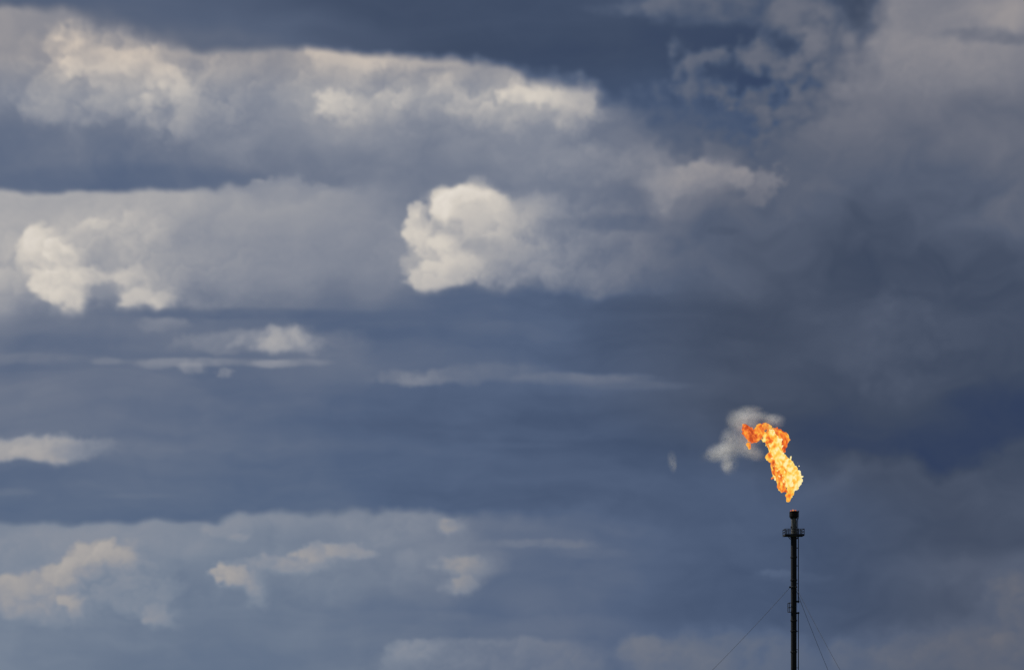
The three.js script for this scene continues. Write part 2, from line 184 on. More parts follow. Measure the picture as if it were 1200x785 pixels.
    tones: [[-5.315, 6.764, 150], [-4.784, 6.719, 150], [-5.315, 6.409, 148], [-4.784, 6.277, 142], [-5.315, 6.144, 132], [-5.049, 5.922, 114], [-5.315, 5.479, 110], [-4.606, 5.435, 112], [-5.315, 5.196, 103], [-3.986, 5.214, 102], [-3.366, 5.196, 102], [-4.429, 5.745, 128], [-3.721, 5.568, 120], [-3.278, 5.391, 114], [-3.012, 6.454, 152], [-2.48, 6.409, 152], [-2.835, 6.144, 148], [-2.658, 5.922, 143], [-2.923, 5.656, 131], [-2.392, 5.612, 134], [-2.835, 5.391, 119], [-2.303, 5.302, 117], [-1.772, 5.346, 130], [-4.075, 6.808, 112], [-3.721, 6.542, 130], [-1.772, 6.277, 164], [-1.772, 5.745, 154], [-1.329, 6.188, 160], [-1.24, 5.656, 143], [-1.063, 5.479, 132], [-1.417, 5.258, 130], [-.62, 5.391, 124], [-.532, 5.745, 141], [-.709, 6.099, 160], [0, 5.656, 136], [-.354, 5.169, 119], [.177, 5.302, 122], [.443, 5.435, 134], [.797, 5.479, 132], [.886, 5.701, 118], [1.329, 5.391, 126], [1.063, 5.214, 120], [-.354, 6.321, 150], [0, 6.188, 140], [.709, 5.125, 117], [1.329, 5.656, 112], [1.683, 5.568, 108], [1.417, 6.985, 108], [1.949, 6.897, 108], [2.658, 6.985, 112], [3.189, 6.941, 134], [3.898, 6.897, 136], [4.429, 6.808, 138], [5.226, 6.914, 143], [3.543, 6.542, 130], [4.252, 6.498, 132], [3.543, 6.188, 124], [4.341, 6.144, 126], [5.138, 6.365, 128], [3.543, 5.878, 115], [3.986, 5.878, 112], [3.189, 5.745, 108], [3.366, 5.568, 106], [4.429, 5.568, 109], [5.138, 5.745, 113], [2.658, 5.524, 102], [2.126, 5.612, 100], [3.543, 5.302, 98], [4.429, 5.125, 92], [5.138, 5.258, 104], [5.226, 4.859, 100], [3.986, 4.859, 90], [2.658, 4.859, 98], [3.543, 4.593, 84], [4.429, 4.505, 79], [5.226, 4.416, 86], [2.303, 5.081, 112], [1.772, 5.258, 136], [2.658, 4.416, 88], [3.1, 5.036, 96]],
    clouds: [
      [-3.986, 6.259, 1.152, .585, 152, 1, 1, .75, 20], [-3.986, 6.188, .93, .549, 152, .8, .8, .75, 26], [-4.518, 6.454, .301, .301, 172, .5, .7, .9, 18], [-4.163, 6.206, .496, .354, 162, .8, .9, .85, 28], [-3.588, 6.188, .372, .337, 170, .7, .9, .9, 28], [-4.075, 6.436, .39, .115, 184, .8, 1, .9, 22], [-3.791, 6.294, .319, .195, 176, .9, 1, .8, 24], [-3.366, 6.011, .124, .301, 168, .7, .8, .85, 10],
      [-3.986, 6.099, .354, .195, 164, .9, .9, .8, 12], [-4.571, 6.649, .124, .106, 208, 1, 1.1, .9, 10], [-4.473, 6.374, .177, .071, 204, 1, 1.1, .85, 10], [-4.27, 6.489, .177, .089, 184, .9, .6, .8, 10], [-3.579, 6.241, .177, .159, 212, .7, .8, .95, 12], [-3.419, 6.082, .142, .124, 200, .9, .5, .8, 10], [-3.862, 5.984, .151, .089, 200, 1, 1.1, .9, 12], [-3.827, 6.365, .177, .142, 180, .9, .6, .7, 10],
      [-3.499, 6.507, .159, .124, 165, .8, .6, .8, 10], [-3.41, 5.816, .142, .159, 160, .9, .6, .7, 10], [-4.739, 5.922, .142, .071, 150, .9, .6, .8, 6], [-4.695, 6.055, .213, .213, 150, 1, .6, .6, 8], [-4.252, 5.967, .354, .195, 152, 1, .5, .6, 8], [-4.341, 5.524, 1.063, .177, 116, 1, .4, .5, 3], [-4.252, 5.231, 1.24, .124, 102, 1, .3, .6, 2], [-1.506, 6.232, .886, .407, 162, .9, .9, .8, 28],
      [-1.993, 6.347, .319, .213, 176, .9, .6, .8, 14], [-1.417, 6.454, .744, .089, 190, .7, .9, .9, 8], [-1.816, 6.365, .213, .124, 182, .9, .5, .7, 8], [-1.763, 6.002, .195, .106, 196, 1, 1.1, .95, 14], [-1.559, 5.922, .301, .106, 178, 1, 1.1, .8, 18], [-1.152, 6.347, .124, .071, 152, 1, 1, .6, 8], [-1.488, 6.206, .089, .106, 148, 1, 1, .7, 6], [-1.152, 5.975, .301, .124, 176, .9, 1, .85, 22],
      [-1.364, 6.294, .124, .124, 146, .9, 1, .75, 8], [-.709, 6.029, .443, .248, 170, 1, .9, .75, 24], [-.886, 6.454, .354, .071, 170, .9, .5, .7, 6], [-.797, 5.745, .443, .124, 146, 1, .6, .6, 10], [-1.329, 5.701, .443, .177, 148, 1, .6, .6, 10], [.266, 5.993, .62, .266, 176, .7, .8, .9, 24], [.195, 6.082, .266, .089, 208, .8, .8, .95, 8], [.407, 6.046, .177, .08, 204, .9, .8, .85, 8],
      [.638, 5.94, .195, .23, 182, .8, .5, .85, 12], [.797, 5.975, .071, .106, 180, .9, .5, .8, 4], [0, 5.834, .443, .142, 160, 1, .6, .6, 12], [-.354, 6.259, .213, .124, 142, 1, .6, .7, 6], [.797, 5.479, .177, .106, 145, .9, .6, .75, 8], [.487, 5.408, .213, .106, 146, .9, .9, .8, 8], [.886, 5.258, .443, .213, 130, 1, .9, .7, 8], [1.24, 5.346, .443, .177, 136, 1, .9, .75, 8],
      [.177, 5.479, .443, .177, 134, 1, .9, .6, 8], [-.886, 5.524, .532, .106, 127, 1, .5, .5, 4], [-.089, 5.435, .532, .142, 128, 1, .5, .5, 4], [1.639, 5.107, .266, .213, 142, .8, .6, .9, 10], [1.905, 5.231, .39, .177, 144, .7, .7, .95, 10, 4.877], [2.392, 5.231, .142, .106, 143, .7, .6, .95, 8], [2.684, 5.231, .115, .151, 136, .7, 1.4, .9, 8], [2.569, 5.081, .159, .106, 124, .9, 1.2, .8, 6],
      [2.082, 4.966, .443, .071, 114, 1, .5, .8, 4], [1.595, 5.081, .124, .142, 150, .9, .6, .7, 6], [-2.994, 5.001, .266, .089, 152, .9, .7, .8, 5], [-2.613, 5.072, .195, .168, 151, .35, .8, .95, 8], [-2.197, 5.001, .407, .177, 149, .4, .9, .95, 8], [-2.48, 4.904, .709, .159, 150, .9, .5, .9, 4], [-1.683, 4.904, .532, .159, 142, .9, .6, .8, 4], [3.986, 6.542, .974, .532, 133, 1, .8, .5, 8],
      [5.226, 6.932, .354, .089, 148, 1, .6, .8, 4], [4.961, 6.702, .443, .071, 113, 1, .6, .8, 2], [5.226, 6.666, .266, .053, 110, 1, .6, .6, 2], [4.429, 6.365, .62, .195, 133, 1, .8, .6, 7], [3.632, 6.232, .443, .266, 127, 1, .8, .6, 7], [5.049, 6.277, .443, .23, 129, 1, .8, .5, 7], [4.075, 5.967, .532, .142, 112, 1, .7, .5, 4], [4.872, 5.834, .532, .266, 115, 1, .8, .4, 7],
      [3.189, 5.391, .532, .23, 102, 1, .8, .5, 6], [4.252, 5.169, .709, .195, 91, 1, .7, .5, 4], [5.138, 5.125, .443, .354, 103, 1, .8, .5, 6], [2.658, 5.656, .266, .124, 104, 1, .8, .6, 4],
    ],
  },
  { // blue gap and top deck
    rx: .797, ry: .213, grain: 5, streak: 6, puff: 0,
    base: [[-7.973, 7.021, .071, .044], [-5.315, 7.012, .071, .044], [-4.695, 6.967, .089, .044], [-4.163, 6.843, .177, .053], [-3.543, 6.649, .159, .044], [-3.189, 6.542, .08, .035], [-1.772, 6.533, .062, .035], [-.709, 6.498, .071, .044], [-.177, 6.418, .089, .071], [.354, 6.259, .142, .089], [.797, 6.153, .142, .106], [1.063, 5.958, .177, .124], [1.506, 5.745, .301, .266], [2.037, 5.656, .301, .407], [2.525, 5.338, .301, .443], [2.923, 5.834, .39, .567], [3.207, 6.277, .62, .585], [3.543, 6.985, .797, .532], [4.163, 8.225, .886, .532], [7.973, 8.845, .886, .354]],
    tones: [[-6.201, 7.074, 100], [-5.315, 7.074, 98], [-4.429, 6.985, 96], [-3.986, 6.852, 108], [-3.278, 6.719, 103], [-2.658, 6.719, 99], [-2.215, 6.764, 86], [-3.278, 6.985, 90], [-1.772, 7.03, 78], [-1.772, 6.675, 92], [-.886, 6.719, 78], [0, 6.631, 75], [.886, 6.542, 73], [0, 6.985, 76], [.886, 6.941, 78], [1.329, 6.188, 76], [1.063, 6.099, 83], [1.417, 5.922, 83], [2.037, 6.631, 73], [2.392, 6.188, 69], [2.658, 6.542, 71], [3.012, 6.542, 70], [2.923, 6.011, 69], [2.48, 5.656, 75], [2.126, 5.834, 77], [3.189, 6.365, 70]],
    clouds: [
      [-3.278, 6.613, .974, .124, 108, 1, .4, .7, 2], [1.417, 6.95, .532, .071, 106, 1, .6, .8, 3], [2.215, 7.003, .974, .177, 109, .9, .6, .95, 4], [3.1, 6.897, .443, .266, 116, 1, .7, .9, 5], [1.772, 6.843, .354, .071, 98, 1, .6, .6, 2], [2.197, 6.471, .443, .075, 115, 1.2, .9, .9, 3], [1.878, 6.383, .124, .089, 108, 1.2, .9, .8, 3], [2.436, 6.56, .23, .09, 118, 1.2, 1, .85, 3],
      [2.631, 6.365, .142, .256, 120, 1.1, 1, .9, 4], [2.764, 6.489, .177, .089, 108, 1.2, 1, .7, 3], [2.879, 6.241, .159, .196, 120, 1.1, 1, .9, 4], [3.065, 6.401, .195, .136, 120, 1.2, 1, .9, 4], [3.127, 6.631, .142, .106, 124, 1.2, .8, .85, 3], [1.798, 6.259, .106, .226, 117, 1.2, .9, .8, 3], [1.701, 6.436, .071, .195, 110, 1.2, .9, .7, 2], [2.055, 6.17, .354, .089, 107, 1.2, .9, .8, 3],
      [2.356, 6.064, .23, .105, 118, 1.2, 1, .85, 4], [2.516, 5.958, .124, .106, 108, 1.2, 1, .7, 3], [2.782, 5.904, .301, .08, 110, 1.2, 1, .85, 3], [2.711, 5.94, .106, .177, 113, 1.2, 1, .8, 3], [1.949, 5.816, .443, .159, 99, 1.3, .8, .55, 4], [3.145, 6.117, .301, .142, 116, 1.2, 1, .85, 4], [2.055, 5.532, .496, .213, 107, 1.2, .8, .75, 4], [2.728, 5.55, .266, .23, 107, 1.2, .9, .8, 4],
      [3.295, 6.223, .23, .443, 116, 1.3, .9, .8, 4], [2.968, 5.727, .248, .159, 105, 1.3, .9, .5, 4], [2.48, 6.277, .532, .354, 86, 1.3, .9, .2, 3],
    ],
  },
];
{
  const W = 4096, H = 2048, data = new Float32Array(W * H * 4), o = [0, 0, 0];
  for (let row = 0; row < H; row++) {
    const up = ((row + 0.5) / H - 0.5) * Math.PI, y = Math.sin(up), c = Math.cos(up);
    for (let col = 0; col < W; col++) {
      const i = (row * W + col) * 4;
      if (row < H / 2 - 6) { data[i] = 0.05; data[i + 1] = 0.055; data[i + 2] = 0.06; data[i + 3] = 1; continue; }   // below the ground
      const a = ((col + 0.5) / W - 0.5) * 2 * Math.PI;
      skyAt(Math.cos(a) * c, y, Math.sin(a) * c, o);
      data[i] = o[0]; data[i + 1] = o[1]; data[i + 2] = o[2]; data[i + 3] = 1;
    }
  }
  const sky = new THREE.DataTexture(data, W, H, THREE.RGBAFormat, THREE.FloatType);
  sky.mapping = THREE.EquirectangularReflectionMapping; sky.magFilter = THREE.LinearFilter; sky.minFilter = THREE.LinearFilter; sky.needsUpdate = true;
  scene.background = sky; scene.environment = sky;
}

// ---------------------------------------------------------------- helpers
let seed = 7;
const rnd = () => { seed = (seed + 0x6d2b79f5) | 0; let t = Math.imul(seed ^ (seed >>> 15), 1 | seed); t = (t + Math.imul(t ^ (t >>> 7), 61 | t)) ^ t; return ((t ^ (t >>> 14)) >>> 0) / 4294967296; };
function part(name, geo, mat, parent) {
  const g = Array.isArray(geo) ? mergeGeometries(geo.map((q) => (q.index ? q.toNonIndexed() : q))) : geo;
  const m = new THREE.Mesh(g, mat); m.name = name; m.castShadow = m.receiveShadow = true; parent.add(m); return m;
}
const rod = (a, b, r, n = 8) => { const A = new THREE.Vector3(...a), B = new THREE.Vector3(...b), d = B.clone().sub(A), g = new THREE.CylinderGeometry(r, r, d.length(), n); g.applyQuaternion(new THREE.Quaternion().setFromUnitVectors(new THREE.Vector3(0, 1, 0), d.normalize())); g.translate(...A.add(B).multiplyScalar(0.5).toArray()); return g; };
const box = (w, h, d, x, y, z) => new THREE.BoxGeometry(w, h, d).translate(x, y, z);
const lathe = (pts, n = 32) => new THREE.LatheGeometry(pts.map((p) => new THREE.Vector2(p[0], p[1])), n);
const ring = (r0, r1, y0, y1, n = 32) => lathe([[r0, y0], [r1, y0], [r1, y1], [r0, y1], [r0, y0]], n);
const ANG = [...Array(64).keys()].map((i) => { const z = 1 - (2 * i + 1) / 64, r = Math.sqrt(1 - z * z), a = i * 2.399963; return [r * Math.cos(a), r * Math.sin(a), z]; });
function hash3(x, y, z) { let h = Math.imul(x | 0, 374761393) ^ Math.imul(y | 0, 668265263) ^ Math.imul(z | 0, 1440662683); h = Math.imul(h ^ (h >>> 13), 1274126177); h = Math.imul(h ^ (h >>> 15), 2246822519); return ((h ^ (h >>> 16)) >>> 0) & 63; }
function noise3(x, y, z) {
  const ix = Math.floor(x), iy = Math.floor(y), iz = Math.floor(z), fx = x - ix, fy = y - iy, fz = z - iz, f = (t) => t * t * t * (t * (t * 6 - 15) + 10), u = f(fx), v = f(fy), w = f(fz);
  const c = (i, j, k) => { const g = ANG[hash3(ix + i, iy + j, iz + k)]; return g[0] * (fx - i) + g[1] * (fy - j) + g[2] * (fz - k); }, m = (a, b, t) => a + (b - a) * t;
  return 1.5 * m(m(m(c(0, 0, 0), c(1, 0, 0), u), m(c(0, 1, 0), c(1, 1, 0), u), v), m(m(c(0, 0, 1), c(1, 0, 1), u), m(c(0, 1, 1), c(1, 1, 1), u), v), w);
}

// ---------------------------------------------------------------- materials
function grain(w, h, f) { const d = new Uint8Array(w * h * 4); for (let j = 0; j < h; j++) for (let i = 0; i < w; i++) d.set(f(i / w, j / h), (j * w + i) * 4); const t = new THREE.DataTexture(d, w, h); t.wrapS = t.wrapT = THREE.RepeatWrapping; t.magFilter = THREE.LinearFilter; t.needsUpdate = true; return t; }
const rustMap = grain(128, 512, (u, v) => { const n = fbm(u * 9, v * 7, 5), s = fbm(u * 22, v * 2.2 + 8, 4), k = 0.75 + 0.5 * n + 0.35 * s, r = sstep(0.15, 0.45, n + 0.5 * s); return [Math.min(255, 150 * k + 34 * r), Math.min(255, 150 * k + 6 * r), Math.min(255, 154 * k - 16 * r), 255]; });
rustMap.colorSpace = THREE.SRGBColorSpace;
const paint = (r, g, b, rough, map) => { const m = new THREE.MeshStandardMaterial({ roughness: rough, metalness: 0.0, map: map || null }); m.color.setRGB(r, g, b); return m; };
const blackSteel = paint(0.011, 0.0125, 0.017, 0.9, rustMap), darkSteel = paint(0.008, 0.0085, 0.011, 0.8), tipSteel = paint(0.02, 0.018, 0.018, 0.9, rustMap), neckSteel = paint(0.5, 0.54, 0.5, 0.85, rustMap), cableSteel = paint(0.06, 0.065, 0.075, 0.7), concrete = paint(0.3, 0.29, 0.27, 0.95);

// ---------------------------------------------------------------- ground, out to the horizon
{
  const t = grain(512, 512, (u, v) => { const a = fbm(u * 8, v * 8, 5) + 0.5 * gnoise(u * 90, v * 90), k = 1 + 0.5 * a; return [Math.min(255, 96 * k), Math.min(255, 102 * k), Math.min(255, 62 * k), 255]; });
  t.colorSpace = THREE.SRGBColorSpace; t.repeat.set(400, 400);
  const g = new THREE.PlaneGeometry(16000, 16000, 8, 8).rotateX(-Math.PI / 2), m = new THREE.MeshStandardMaterial({ map: t, roughness: 1 }); m.color.setRGB(0.55, 0.55, 0.55);
  const ground = new THREE.Mesh(g, m); ground.name = 'ground'; ground.receiveShadow = true; ground.userData = { kind: 'structure', label: 'flat rough grassland under the flare stack' }; scene.add(ground);
}

// ---------------------------------------------------------------- the flare stack (heights in metres above the ground)
const BASE = [46.8, 0, -160], stack = new THREE.Group();
stack.name = 'flare_stack'; stack.position.set(...BASE);
stack.userData = { label: 'tall slim dark flare stack with railed platform, below the flame', category: 'flare stack' };
scene.add(stack);
part('footing', box(3.4, 0.6, 3.4, 0, 0.3, 0), concrete, stack);
{
  const shaft = part('shaft', lathe([[0, 0.6], [0.47, 0.6], [0.46, 14], [0.465, 14.02], [0.475, 25.6], [0, 25.6]], 40), blackSteel, stack);
  for (const y of [6.5, 9.95, 11.7, 18.4, 22.2]) {
    const f = part('flange', [ring(0.45, 0.54, y - 0.09, y - 0.01), ring(0.45, 0.54, y + 0.01, y + 0.09)], darkSteel, shaft); f.name = 'flange';
    const bolts = []; for (let i = 0; i < 12; i++) { const a = i * Math.PI / 6; bolts.push(new THREE.CylinderGeometry(0.02, 0.02, 0.3, 6).translate(0.535 * Math.cos(a), y, 0.535 * Math.sin(a))); }
    const b = part('bolt_circle', bolts, darkSteel, shaft); b.userData.kind = 'stuff';
  }
  const neck = part('neck', lathe([[0, 25.6], [0.47, 25.6], [0.47, 26.1], [0.42, 26.4], [0.41, 28.5], [0.46, 28.65], [0, 28.65]], 36), neckSteel, stack);
  for (const x of [-0.47, 0.47]) part('lifting_lug', box(0.08, 0.3, 0.2, x, 27.2, 0), darkSteel, neck);
  // burner head: a wind shield with an open crown over the gas tip
  const tip = part('burner_tip', lathe([[0.38, 28.65], [0.54, 28.65], [0.62, 28.8], [0.66, 29.0], [0.66, 29.68], [0.69, 29.7], [0.69, 29.8], [0.6, 29.81], [0.58, 29.1], [0.5, 28.85], [0.38, 28.75]], 40), tipSteel, stack);
  for (let i = 0; i < 10; i++) { const a = i * Math.PI / 5 + 0.2; const w = part('wind_shield_rib', box(0.05, 0.8, 0.08, 0, 0, 0).rotateY(-a).translate(0.68 * Math.cos(a), 29.25, 0.68 * Math.sin(a)), tipSteel, tip); w.castShadow = true; }
  part('gas_tip', lathe([[0, 28.65], [0.4, 28.65], [0.4, 29.55], [0.34, 29.57], [0.34, 29.2], [0, 29.2]], 28), tipSteel, tip);
  for (const [x, z] of [[0.66, 0.22], [0.62, -0.34]]) {
    const p = part('pilot_pipe', new THREE.TubeGeometry(new THREE.CatmullRomCurve3([[0.6, 25.9, z * 0.9], [0.6, 27.4, z], [0.6, 28.3, z], [0.72, 28.8, z], [0.74, 29.8, z]].map((q) => new THREE.Vector3(...q))), 24, 0.055, 8), darkSteel, stack);
    part('pilot_nozzle', new THREE.CylinderGeometry(0.08, 0.07, 0.3, 10).translate(0.74, 29.76, z), tipSteel, p);
  }
}
// service platform round the neck: floor, toe boards, posts and two rails
{
  const x0 = -1.62, x1 = 1.54, z0 = -0.68, z1 = 0.68, y = 25.82, top = 0.98, t = 0.055;
  const platform = new THREE.Group(); platform.name = 'service_platform'; stack.add(platform);
  const s = new THREE.Shape([[x0, z0], [x1, z0], [x1, z1], [x0, z1]].map((q) => new THREE.Vector2(...q))); const hole = new THREE.Path(); hole.absarc(0, 0, 0.56, 0, Math.PI * 2, true); s.holes.push(hole);
  part('floor', new THREE.ExtrudeGeometry(s, { depth: 0.06, bevelEnabled: false, curveSegments: 20 }).rotateX(Math.PI / 2).translate(0, y + 0.06, 0), darkSteel, platform);
  for (const z of [z0, z1]) part('toe_board', box(x1 - x0 + 0.06, 0.3, 0.03, (x0 + x1) / 2, y + 0.02, z + Math.sign(z) * 0.018), darkSteel, platform);
  for (const x of [x0, x1]) part('toe_board', box(0.03, 0.3, z1 - z0, x + Math.sign(x) * 0.018, y + 0.02, 0), darkSteel, platform);
  for (const x of [x0, -1.02, 0.94, x1]) for (const z of [z0, z1]) part('post', rod([x, y, z], [x, y + top, z], t * 0.9), darkSteel, platform);
  for (const h of [top, top * 0.56]) {
    for (const z of [z0, z1]) part(h === top ? 'top_rail' : 'mid_rail', rod([x0, y + h, z], [x1, y + h, z], t), darkSteel, platform);
    for (const x of [x0, x1]) part(h === top ? 'top_rail' : 'mid_rail', rod([x, y + h, z0], [x, y + h, z1], t), darkSteel, platform);
  }
  for (const x of [-1, 1]) for (const z of [-0.3, 0.3]) part('bracket', rod([x * 0.45, y - 0.62, z], [x * 0.95, y - 0.02, z], 0.06), darkSteel, platform);
}
// ladders on the east side, broken at the rest landing
function ladder(y0, y1) {
  const g = new THREE.Group(); g.name = 'ladder'; stack.add(g);
  for (const z of [-0.2, 0.22]) part('rail', box(0.14, y1 - y0, 0.06, 0.76 - z * 0.29, (y0 + y1) / 2, z), darkSteel, g);
  for (let y = y0 + 0.2; y < y1; y += 0.3) part('rung', rod([0.818, y, -0.2], [0.696, y, 0.22], 0.014, 6), darkSteel, g);
  for (let y = y0 + 0.25; y < y1 + 0.1; y += (y1 - y0 - 0.5) / Math.max(1, Math.round((y1 - y0) / 3.2))) for (const z of [-0.2, 0.22]) part('bracket', box(0.3, 0.07, 0.05, 0.6 - 0.29 * z, y, z), darkSteel, g);
}
ladder(14.62, 26.95); ladder(0.6, 13.15);
for (const y of [14.85, 12.95]) part('landing_bracket', box(0.42, 0.26, 0.5, 0.66, y, 0), darkSteel, stack);
{
  const g = new THREE.Group(); g.name = 'rest_landing'; stack.add(g);
  const xo = -0.86, ya = 13.1, yb = 14.62;
  part('floor', box(0.45, 0.07, 0.9, -0.66, ya, 0), darkSteel, g);
  for (const z of [-0.42, 0.42]) { part('post', rod([xo, ya, z], [xo, yb, z], 0.055), darkSteel, g); part('top_rail', rod([xo, yb, z], [-0.45, yb, z], 0.05), darkSteel, g); part('mid_rail', rod([xo, (ya + yb) / 2, z], [-0.45, (ya + yb) / 2, z], 0.045), darkSteel, g); }
  part('top_rail', rod([xo, yb, -0.42], [xo, yb, 0.42], 0.05), darkSteel, g); part('mid_rail', rod([xo, (ya + yb) / 2, -0.42], [xo, (ya + yb) / 2, 0.42], 0.045), darkSteel, g);
}
// guy wires to three anchors
const LUG = 17.25;
part('guy_collar', ring(0.45, 0.55, LUG - 0.12, LUG + 0.12), darkSteel, stack);
[[-1, 0, 'thin steel guy wire running down to the left of the dark stack'], [0.636, -0.771, 'thin steel guy wire on the right of the stack, the steeper and inner one'], [0.299, 0.954, 'thin steel guy wire on the right of the stack, the outer one']].forEach(([cx, cz, label], i) => {
  const reach = [16.5, 18.3, 14.9][i], w = new THREE.Group(); w.name = i ? 'guy_wire_00' + i : 'guy_wire';
  w.position.set(BASE[0] + cx * reach, 0, BASE[2] + cz * reach);
  w.userData = { label, category: 'guy wire', group: 'guy wires of the flare stack' }; scene.add(w);
  const a = new THREE.Vector3(cx * (0.58 - reach), LUG, cz * (0.58 - reach)), b = new THREE.Vector3(0, 0.5, 0), pts = [];
  for (let k = 0; k <= 20; k++) { const p = a.clone().lerp(b, k / 20); p.y -= 0.5 * 4 * (k / 20) * (1 - k / 20) * 0.5; pts.push(p); }
  part('cable', new THREE.TubeGeometry(new THREE.CatmullRomCurve3(pts), 40, 0.028, 6), cableSteel, w);
  part('turnbuckle', rod(pts[18].toArray(), pts[19].toArray(), 0.07), darkSteel, w);
  part('anchor_block', box(1.2, 0.6, 1.2, 0, 0.3, 0), concrete, w);
  const l = part('guy_lug', box(0.3, 0.26, 0.08, 0, 0, 0).rotateY(-Math.atan2(cz, cx)).translate(cx * 0.62, LUG, cz * 0.62), darkSteel, stack);
});

// ---------------------------------------------------------------- the flame
const flame = new THREE.Group(); flame.name = 'flare_flame'; flame.position.set(BASE[0], 30, BASE[2]);
flame.userData = { label: 'bright yellow and orange gas flame blown up and left above the stack tip', category: 'flame' };
scene.add(flame);
const fire = new THREE.MeshBasicMaterial({ vertexColors: true, transparent: true });
const ramp = [[0.5, 0.06, 0.015], [0.88, 0.16, 0.03], [1.0, 0.31, 0.04], [1.0, 0.53, 0.07], [1.02, 0.72, 0.16], [1.03, 0.86, 0.42]];
function heat(t, out) { t = Math.max(0, Math.min(0.999, t)) * (ramp.length - 1); const i = Math.floor(t), f = t - i; for (let c = 0; c < 3; c++) out[c] = ramp[i][c] + (ramp[i + 1][c] - ramp[i][c]) * f; }
// a body of fire round a list of [x, y, z, radius], torn by turbulence
function fireBody(name, path, res, amp, hot, alpha, shift, parent = flame) {
  const lo = [1e9, 1e9, 1e9], hi = [-1e9, -1e9, -1e9];
  for (const p of path) for (let c = 0; c < 3; c++) { lo[c] = Math.min(lo[c], p[c] - p[3] * 1.35 - 0.5 * amp); hi[c] = Math.max(hi[c], p[c] + p[3] * 1.35 + 0.5 * amp); }
  const mc = new MarchingCubes(res, new THREE.MeshBasicMaterial(), false, false, 500000); mc.isolation = 0;
  const turb = (x, y, z) => { const wx = 0.35 * noise3(x * 0.8 + shift, y * 0.8, z * 0.8), wy = 0.35 * noise3(x * 0.8, y * 0.8 + 9 + shift, z * 0.8); x += wx; y += wy; return 0.55 * noise3(x * 0.6 + shift, y * 0.5, z * 0.6) + 0.75 * (0.34 - Math.abs(noise3(x * 1.05, y * 0.85 + shift, z * 1.05))) + 0.5 * noise3(x * 1.9, y * 1.6 - shift, z * 1.9) + 0.36 * (0.34 - Math.abs(noise3(x * 3.4 + shift, y * 2.8, z * 3.4))); };
  const dist = (x, y, z) => { let best = -1e9, e = 0, acc = 0; for (let i = 0; i < path.length - 1; i++) { const a = path[i], b = path[i + 1], dx = b[0] - a[0], dy = b[1] - a[1], dz = b[2] - a[2], l = dx * dx + dy * dy + dz * dz, t = clamp01(((x - a[0]) * dx + (y - a[1]) * dy + (z - a[2]) * dz) / l), r = a[3] + (b[3] - a[3]) * t, d = r - Math.hypot(x - a[0] - t * dx, y - a[1] - t * dy, z - a[2] - t * dz); if (d > best) { best = d; e = (i + t) / (path.length - 1); acc = r; } } return [best, e, acc]; };
  const centre = (e) => { const i = Math.min(path.length - 2, Math.floor(e * (path.length - 1))), f = e * (path.length - 1) - i; return path[i][0] + (path[i + 1][0] - path[i][0]) * f; };
  const at = (i, c) => lo[c] + (hi[c] - lo[c]) * i / res;
  let n = 0;
  for (let k = 0; k < res; k++) for (let j = 0; j < res; j++) for (let i = 0; i < res; i++, n++) {
    if (i < 2 || j < 2 || k < 2 || i > res - 3 || j > res - 3 || k > res - 3) { mc.field[n] = -1; continue; }
    const x = at(i, 0), y = at(j, 1), z = at(k, 2), [d, , r] = dist(x, y, z);
    mc.field[n] = d < -1.6 * amp ? -1 : d > 1.6 * amp ? 1 : d + amp * Math.min(1.5, 0.35 + r * 0.55) * turb(x, y, z);
  }
  mc.update();
  const N = mc.count, P = new Float32Array(N * 3), C = new Float32Array(N * 4), col = [0, 0, 0];
  for (let v = 0; v < N; v++) {
    const q = [0, 1, 2].map((c) => lo[c] + (hi[c] - lo[c]) * (mc.positionArray[v * 3 + c] + 1) / 2);
    P.set(q, v * 3);
    const [, e, r] = dist(...q), t = turb(...q), m = noise3(q[0] * 1.9 + 5, q[1] * 1.5, q[2] * 1.9), f = noise3(q[0] * 4.2, q[1] * 3.4 + 7, q[2] * 4.2);
    const cx = centre(e); heat(hot(q, e, (q[0] - cx) / Math.max(0.3, r)) + 0.5 * t + 0.42 * m + 0.12 * f, col); C.set(col, v * 4); C[v * 4 + 3] = alpha;
  }
  const g = new THREE.BufferGeometry(); g.setAttribute('position', new THREE.BufferAttribute(P, 3)); g.setAttribute('color', new THREE.BufferAttribute(C, 4)); g.computeVertexNormals();
  const o = part(name, g, fire, parent); o.castShadow = false; return o;
}

